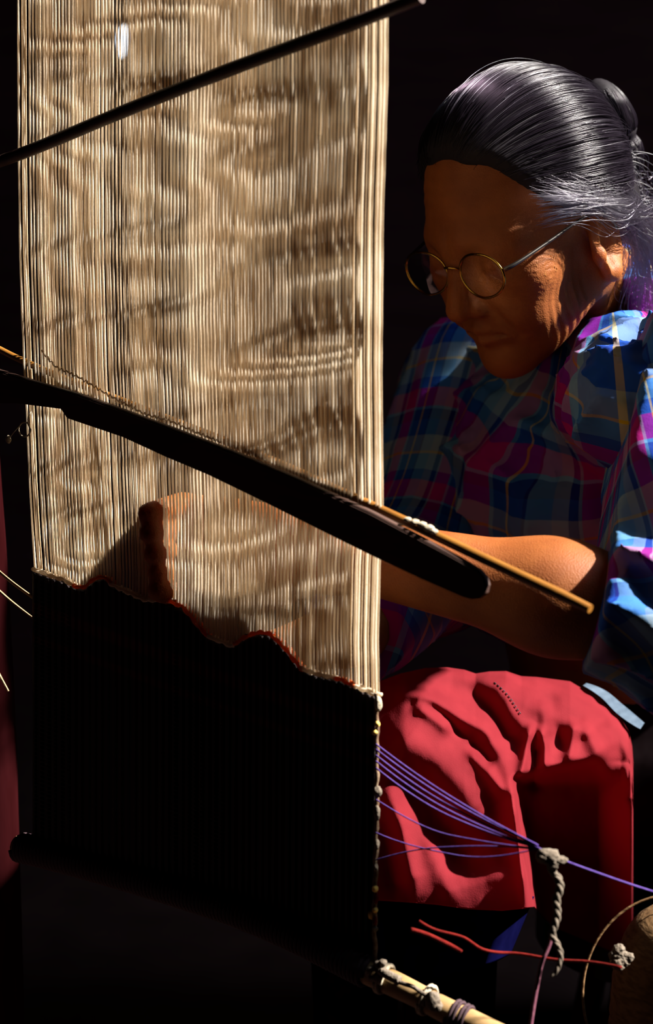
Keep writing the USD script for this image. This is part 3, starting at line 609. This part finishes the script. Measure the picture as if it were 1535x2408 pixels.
obj('collar', trimesh.Trimesh(np.array(cv), cf, process=False), M_plaid, shirt, smooth=True, uv=np.array(cu))

# ---- skirt: cloth over the thigh and hanging from the knee, as a thick relief with its own back
TOP = np.array([(790, 1660), (840, 1625), (885, 1605), (940, 1584), (1000, 1571), (1050, 1569), (1092, 1575), (1118, 1584), (1150, 1579), (1190, 1578), (1225, 1590), (1262, 1592), (1340, 1602), (1390, 1632), (1430, 1662), (1460, 1690), (1478, 1720), (1487, 1760), (1489, 1800)], float)
ridges = [([(908, 1626), (984, 1635), (1028, 1653), (1082, 1688), (1136, 1715), (1171, 1764), (1198, 1818), (1216, 1832)], 11, .0075),
          ([(997, 1608), (1051, 1612), (1118, 1639), (1162, 1675), (1189, 1728), (1205, 1795)], 17, -.0085),
          ([(1095, 1588), (1162, 1617), (1198, 1675), (1226, 1697), (1262, 1700)], 15, .006),
          ([(1254, 1697), (1243, 1728), (1234, 1782), (1216, 1850)], 6, .010), ([(1264, 1705), (1280, 1755), (1278, 1822)], 6, .010), ([(1262, 1740), (1258, 1800), (1250, 1860)], 9, -.010),
          ([(1150, 1590), (1215, 1640), (1290, 1690), (1300, 1730)], 14, .004), ([(1290, 1610), (1290, 1680), (1318, 1740), (1330, 1790)], 12, -.006),
          ([(1270, 1640), (1284, 1690), (1276, 1735)], 9, .005),
          ([(1354, 1690), (1345, 1728), (1336, 1800)], 8, .008), ([(1363, 1690), (1403, 1760), (1430, 1818), (1443, 1850)], 12, .008), ([(1420, 1690), (1450, 1750), (1462, 1800)], 14, -.006),
          ([(970, 1655), (1020, 1688), (1064, 1724)], 9, .006), ([(985, 1645), (1050, 1690), (1100, 1745)], 8, -.005), ([(1091, 1755), (1149, 1818), (1190, 1880)], 8, .007), ([(1100, 1740), (1160, 1800)], 9, -.006),
          ([(895, 1697), (1028, 1800), (1100, 1885), (1140, 1969)], 30, .010), ([(930, 1800), (1010, 1880), (1080, 1990), (1110, 2080)], 34, -.013),
          ([(905, 1835), (935, 1929), (955, 2019), (975, 2121)], 15, .011), ([(900, 1930), (925, 2020), (940, 2120)], 16, -.008), ([(1000, 1960), (1040, 2060), (1080, 2130)], 13, .004),
          ([(1185, 1800), (1205, 1860), (1225, 1960), (1240, 2060), (1250, 2135)], 12, .010), ([(1150, 1850), (1185, 1950), (1205, 2060)], 22, -.008)]
def seg_dist(X, Y, pl):
    best = np.full(X.shape, 1e9); par = np.zeros(X.shape); pl = spline(pl, 24)
    for k in range(len(pl) - 1):
        a, b = pl[k], pl[k + 1]; ab = b - a
        t = np.clip(((X - a[0]) * ab[0] + (Y - a[1]) * ab[1]) / (ab @ ab), 0, 1)
        dd = np.hypot(X - a[0] - t * ab[0], Y - a[1] - t * ab[1]); m_ = dd < best
        best = np.where(m_, dd, best); par = np.where(m_, (k + t) / (len(pl) - 1), par)
    return best, par
gx = np.arange(796, 1489.5, 2.5); nv = 200
GX = np.repeat(gx[:, None], nv, 1); V01 = np.linspace(0, 1, nv) ** 1.25
ytop = np.interp(gx, TOP[:, 0], TOP[:, 1])
hem = np.interp(gx, [796, 960, 1030, 1100, 1180, 1256, 1300, 1489], [2112, 2122, 2128, 2138, 2142, 2134, 2180, 2260])
GY = ytop[:, None] + V01[None] * (hem - ytop)[:, None]
VV = GY - ytop[:, None]
d0 = np.interp(gx, [796, 950, 1100, 1300, 1489], [1.67, 1.65, 1.67, 1.69, 1.72])[:, None]
rv = np.interp(gx, [796, 1050, 1300, 1489], [190, 190, 150, 60])[:, None]
Dm = d0 + .075 * (1 - np.sqrt(np.clip(1 - (1 - np.clip(VV / rv, 0, 1)) ** 2, 0, 1)))
lean = np.clip((VV - rv * .6) / 430, 0, 1.3)
edge_x = np.interp(GY, [1700, 1790, 1830, 1900, 2000, 2135], [1500, 1400, 1215, 1222, 1236, 1257])
rec = 1 / (1 + np.exp(-(GX - edge_x) / 3.0))
Dm = Dm - lean * .032 * (1 - rec) + Dm * 0 - .05 * np.clip((GX - 955) / 280, 0, 1) * np.clip((GY - 1740) / 170, 0, 1) * (1 - rec) + rec * (.045 + .06 * np.clip((GY - 1830) / 200, 0, 1)) * np.clip((GY - 1780) / 60, 0, 1)
FO = np.zeros_like(Dm)
for pl, w, hgt in ridges:
    dd, par = seg_dist(GX, GY, pl); FO += hgt * (.7 * np.exp(-(dd / (w * 1.5)) ** 2) + .55 * np.exp(-(dd / (w * 3.0)) ** 2)) * np.clip(np.minimum(par, 1 - par) * 5, 0, 1)
from scipy.ndimage import gaussian_filter
Dm = gaussian_filter(Dm, 2.0, mode='nearest') - 1.3 * gaussian_filter(FO, 1.2)
Dm += .004 * (fbm(np.stack([GX / 60, GY / 90, GX * 0], -1), 3, 8) - .5)
Dm = Dm - .085 * np.clip((GX - 1405) / 80, 0, 1) ** 1.6 * np.clip((GY - 1790) / 90, 0, 1)
rimx = np.clip((1489 - GX) / 14, 0, 1); Dm += .02 * (1 - np.sqrt(np.clip(1 - (1 - rimx) ** 2, 0, 1)))
front = np.array([unproj(x, y, d) for x, y, d in zip(GX.ravel(), GY.ravel(), Dm.ravel())])
ins = np.minimum(np.minimum(np.clip(VV / 60, 0, 1), np.clip((GX - 796) / 30, 0, 1)), np.clip((1489 - GX) / 30, 0, 1))
back = np.array([unproj(x, y, d) for x, y, d in zip(GX.ravel(), GY.ravel(), (Dm + .004 + .10 * np.sqrt(ins)).ravel())])
nxg = len(gx); I, J = np.meshgrid(np.arange(nxg - 1), np.arange(nv - 1), indexing='ij'); A = (I * nv + J).ravel(); B = A + nv; C = B + 1; D = A + 1; N1 = nxg * nv
ring = np.concatenate([np.arange(nxg) * nv, (nxg - 1) * nv + np.arange(1, nv), np.arange(nxg - 2, -1, -1) * nv + nv - 1, np.arange(nv - 2, 0, -1)]); r2 = np.roll(ring, -1)
sf = np.vstack([np.stack([A, D, C], 1), np.stack([A, C, B], 1), np.stack([A, C, D], 1) + N1, np.stack([A, B, C], 1) + N1, np.stack([ring, r2, r2 + N1], 1), np.stack([ring, r2 + N1, ring + N1], 1)])
skm = trimesh.Trimesh(np.vstack([front, back]), sf, process=False)
if skm.volume < 0: skm.invert()
skirt = obj('skirt', skm, M_skirt, person, smooth=True, label='red cotton skirt gathered over the knee')
def on_skirt(x, y, up=.0012):
    i = np.clip((x - gx[0]) / 2.5, 0, nxg - 1); i0 = int(i); j = int(np.argmin(abs(GY[i0] - y))); return unproj(x, y, Dm[i0, j] - up)
st = [(1162, 1605), (1178, 1618), (1192, 1632), (1204, 1648), (1214, 1664), (1226, 1682)]
sl = spline(st, 23); obj('seam_stitch', cat([tube([on_skirt(*sl[k]), on_skirt(*((sl[k] + sl[k + 1]) / 2)), on_skirt(*sl[k + 1])], .0006, 5) for k in range(0, 22, 2)]), M_thread, skirt, label='line of dark running stitches')
def sheet(top_pts, bot_pts, d_top, d_bot, th, n=40, m=24, bul=.02, sk=1.0):
    t, b = spline(top_pts, n), spline(bot_pts, n); v = []
    for k in (0, 1):
        for i in range(n):
            for j in range(m):
                q = j / (m - 1); p = t[i] * (1 - q) + b[i] * q; dd = d_top + (d_bot - d_top) * q - bul * math.sin(math.pi * (i / (n - 1)) ** sk) * (1 - .3 * q) + .003 * math.sin(i * .7 + q * 2)
                v.append(unproj(p[0], p[1], dd + k * th))
    I, J = np.meshgrid(np.arange(n - 1), np.arange(m - 1), indexing='ij'); A = (I * m + J).ravel(); B = A + m; C = B + 1; D = A + 1; N1 = n * m
    ring = np.concatenate([np.arange(n) * m, (n - 1) * m + np.arange(1, m), np.arange(n - 2, -1, -1) * m + m - 1, np.arange(m - 2, 0, -1)]); r2 = np.roll(ring, -1)
    f = np.vstack([np.stack([A, D, C], 1), np.stack([A, C, B], 1), np.stack([A, C, D], 1) + N1, np.stack([A, B, C], 1) + N1, np.stack([ring, r2, r2 + N1], 1), np.stack([ring, r2 + N1, ring + N1], 1)])
    tm = trimesh.Trimesh(np.array(v), f, process=False)
    if tm.volume < 0: tm.invert()
    return tm
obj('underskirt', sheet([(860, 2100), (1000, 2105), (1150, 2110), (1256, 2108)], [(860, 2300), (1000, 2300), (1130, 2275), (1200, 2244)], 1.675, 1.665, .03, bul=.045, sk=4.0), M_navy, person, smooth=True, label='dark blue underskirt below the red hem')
obj('shirt_tail', sheet([(1378, 1606), (1420, 1622), (1462, 1655), (1515, 1700)], [(1370, 1612), (1412, 1640), (1452, 1680), (1505, 1715)], 1.775, 1.755, .012, bul=.004), M_paleblue, person, smooth=True, label='pale blue cloth edge at the waist')
def wrap_sdf(p):
    d = s_cone(p, BELLY, PELV, .120, .135)
    for hip, kn in ((LHIP, LKN), (RHIP, RKN)):
        d = smin(d, s_cone(p, hip, kn * .55 + hip * .45 + np.array([0, .03, -.04]), .088, .06), .04)
    return smax(d, p[..., 2] - unproj(1450, 1590, 1.7)[2], .006) - .004 * fbm(p * 30, 2, 77)
pts = np.array([BELLY, PELV, LHIP, RHIP, LKN, RKN]); wp = surface_net(wrap_sdf, pts.min(0) - .15, pts.max(0) + .15, .008)
obj('waist_wrap', wp, M_black, person, smooth=True, label='black cloth round the hips')
def leg_sdf(p):
    d = 9.0
    for hip, kn in ((LHIP, LKN), (RHIP, RKN)):
        an = np.array([kn[0] + .03, kn[1] + .03, .07])
        c = np.minimum(s_cone(p, kn + (hip - kn) * .12 + np.array([0, .035, -.06]), kn + np.array([.03, .05, -.07]), .052, .050), s_cone(p, kn + np.array([.03, .05, -.07]), an, .050, .038))
        d = np.minimum(d, smin(c, s_cone(p, an + np.array([0, .02, -.03]), an + np.array([-.10, -.08, -.035]), .039, .034), .02))
    return smax(d, .003 - p[..., 2], .004)
pts = np.array([LKN, RKN, [LKN[0], LKN[1], .03]]); lg = surface_net(leg_sdf, pts.min(0) - [.2, .2, .06], pts.max(0) + [.2, .2, .05], .009)
obj('leggings', lg, M_black, person, smooth=True, label='black leggings and shoes')
# low stool under the hips, mostly out of the picture
stl = thing('low_stool', 'low dark stool under the seated person', 'stool')
hc = (LHIP + RHIP) / 2 + [.05, .02, 0]; zt = hc[2] - .165
sm = trimesh.creation.cylinder(.15, .03, sections=32); sm.apply_translation([hc[0], hc[1], zt - .015]); obj('seat', sm, M_darkwood, stl)
for k in range(4):
    a = k * math.pi / 2 + .8; obj('leg', tube([[hc[0] + .10 * math.cos(a), hc[1] + .10 * math.sin(a), zt - .03], [hc[0] + .13 * math.cos(a), hc[1] + .13 * math.sin(a), 0]], .014, 10), M_darkwood, stl)

# ------------------------------------------------------------------ yarns and basket in front of the skirt
pu = thing('purple_yarn_bundle', 'fan of thin purple threads pulled tight from the rug edge across the red skirt', 'yarn')
K1 = (1262, 1992)
for k, (y0, dx, dy) in enumerate([(1750, 0, -6), (1762, 3, -4), (1776, -2, -3), (1790, 0, 0), (1806, 2, 1), (1880, 0, 2), (1958, 0, 4), (2022, 0, 6)]):
    x1, y1 = (K1[0] + dx, K1[1] + dy); a, b = loom(884, y0, .004), unproj(x1, y1, 1.345); mid = (a + b) / 2 + [0, 0, -.004 - .001 * k]
    if k == 7: mid = (loom(884, y0, .004) * .6 + b * .4) + [0, 0, .006]
    obj('thread', tube(spline([a, mid, b], 20), .00065 if k < 5 else .0005, 5), M_purple, pu, smooth=True)
obj('thread', tube(spline([unproj(1262, 1992, 1.345), unproj(1300, 2012, 1.345), unproj(1420, 2058, 1.35), unproj(1560, 2104, 1.36)], 20), .0008, 5), M_purple, pu, smooth=True)
ws = thing('wool_strand', 'thick off-white twisted wool yarn hanging knotted from the purple threads', 'yarn')
C = spline([(1270, 2000), (1286, 2008), (1298, 2024), (1296, 2042), (1312, 2066), (1316, 2085), (1308, 2118), (1310, 2150), (1302, 2182), (1298, 2196), (1310, 2220), (1318, 2246), (1314, 2270), (1308, 2284), (1296, 2296)], 90)
base = np.array([unproj(x, y, 1.34) for x, y in C]); rr = np.interp(np.arange(90), [0, 12, 30, 60, 89], [.0026, .0028, .0026, .0022, .0012])
ph = np.linspace(0, 34, 90); plies = []
for q in (0, 2.1, 4.2): plies.append(tube(base + (rr * .55)[:, None] * (np.cos(ph + q)[:, None] * RIGHT + np.sin(ph + q)[:, None] * FWD), rr * .62, 7))
obj('yarn', cat(plies), M_wool, ws, smooth=True)
def blob3(p, r, seed, st=(1, 1, 1)):
    b = trimesh.creation.icosphere(3, 1.0); v = b.vertices * np.array(st) * (r * (.7 + .6 * fbm(b.vertices * 2 + seed * 3.1, 3, seed)))[:, None]; b.vertices = v + p; return b
obj('knot', cat([blob3(unproj(1288, 2012, 1.337), .0058, 3, (1.3, 1, .9)), blob3(unproj(1318, 2022, 1.337), .0036, 8, (1.3, 1, .8)), blob3(unproj(1300, 2030, 1.337), .0042, 9)]), M_wool, ws, smooth=True)
obj('mauve_yarn', tube(spline([unproj(1300, 2190, 1.345), unproj(1290, 2225, 1.345), unproj(1274, 2262, 1.345), unproj(1262, 2320, 1.345), unproj(1244, 2440, 1.345)], 30), .0014, 6), M_mauve, label='dim mauve yarn hanging below the white wool strand', category='yarn', smooth=True)
obj('red_yarn', tube(spline([unproj(985, 2166, 1.392), unproj(1022, 2186, 1.39), unproj(1088, 2204, 1.39), unproj(1134, 2232, 1.392), unproj(1200, 2241, 1.40), unproj(1300, 2256, 1.39), unproj(1385, 2262, 1.38), unproj(1460, 2275, 1.365)], 60), .0012, 6), M_redwool, smooth=True, label='long red yarn trailing across to the basket', category='yarn')
obj('red_yarn', tube(spline([unproj(965, 2186, 1.39), unproj(1000, 2196, 1.39), unproj(1040, 2214, 1.39), unproj(1085, 2236, 1.392)], 30), .0018, 6), M_redwool, smooth=True, label='short red yarn end beside the long red yarn', category='yarn')
bk = thing('basket', 'round tan basket with a thin hoop at the lower right corner', 'basket')
bc = unproj(1640, 2300, 1.46); bx, by = bc[0], bc[1]
zt = unproj(1560, 2120, 1.46)[2]
pr = [(0.0, 0.0), (.05, 0), (.060, .02), (.064, zt * .45), (.060, zt - .06), (.052, zt - .025), (.036, zt - .007), (.012, zt - .001), (0, zt)]
pz = spline(pr, 90); bodym = trimesh.creation.revolve(np.stack([pz[:, 0] + .0012 * np.abs(np.sin(np.arange(90) * 1.4)) * (pz[:, 0] > .01), pz[:, 1]], 1), sections=48); bodym.apply_translation([bx, by, 0])
obj('body', bodym, M_basket, bk)
t = np.linspace(-2.2, 2.2, 50)
hc2 = unproj(1590, 2340, 1.44)
obj('hoop', tube([hc2 + RIGHT * (-.066 * math.cos(a)) + np.array([0, .25, .97]) * .070 * math.sin(a) for a in t], .0009, 8), M_basket, bk, smooth=True)
g2 = np.random.default_rng(5)
obj('wool_tuft', cat([blob3(unproj(1462 + g2.normal(0, 9), 2248 + g2.normal(0, 10), 1.418), .0045 * g2.uniform(.7, 1.2), k, (1.1, .8, 1)) for k in range(8)]), M_wool, smooth=True, label='tuft of white wool caught on the basket', category='wool')
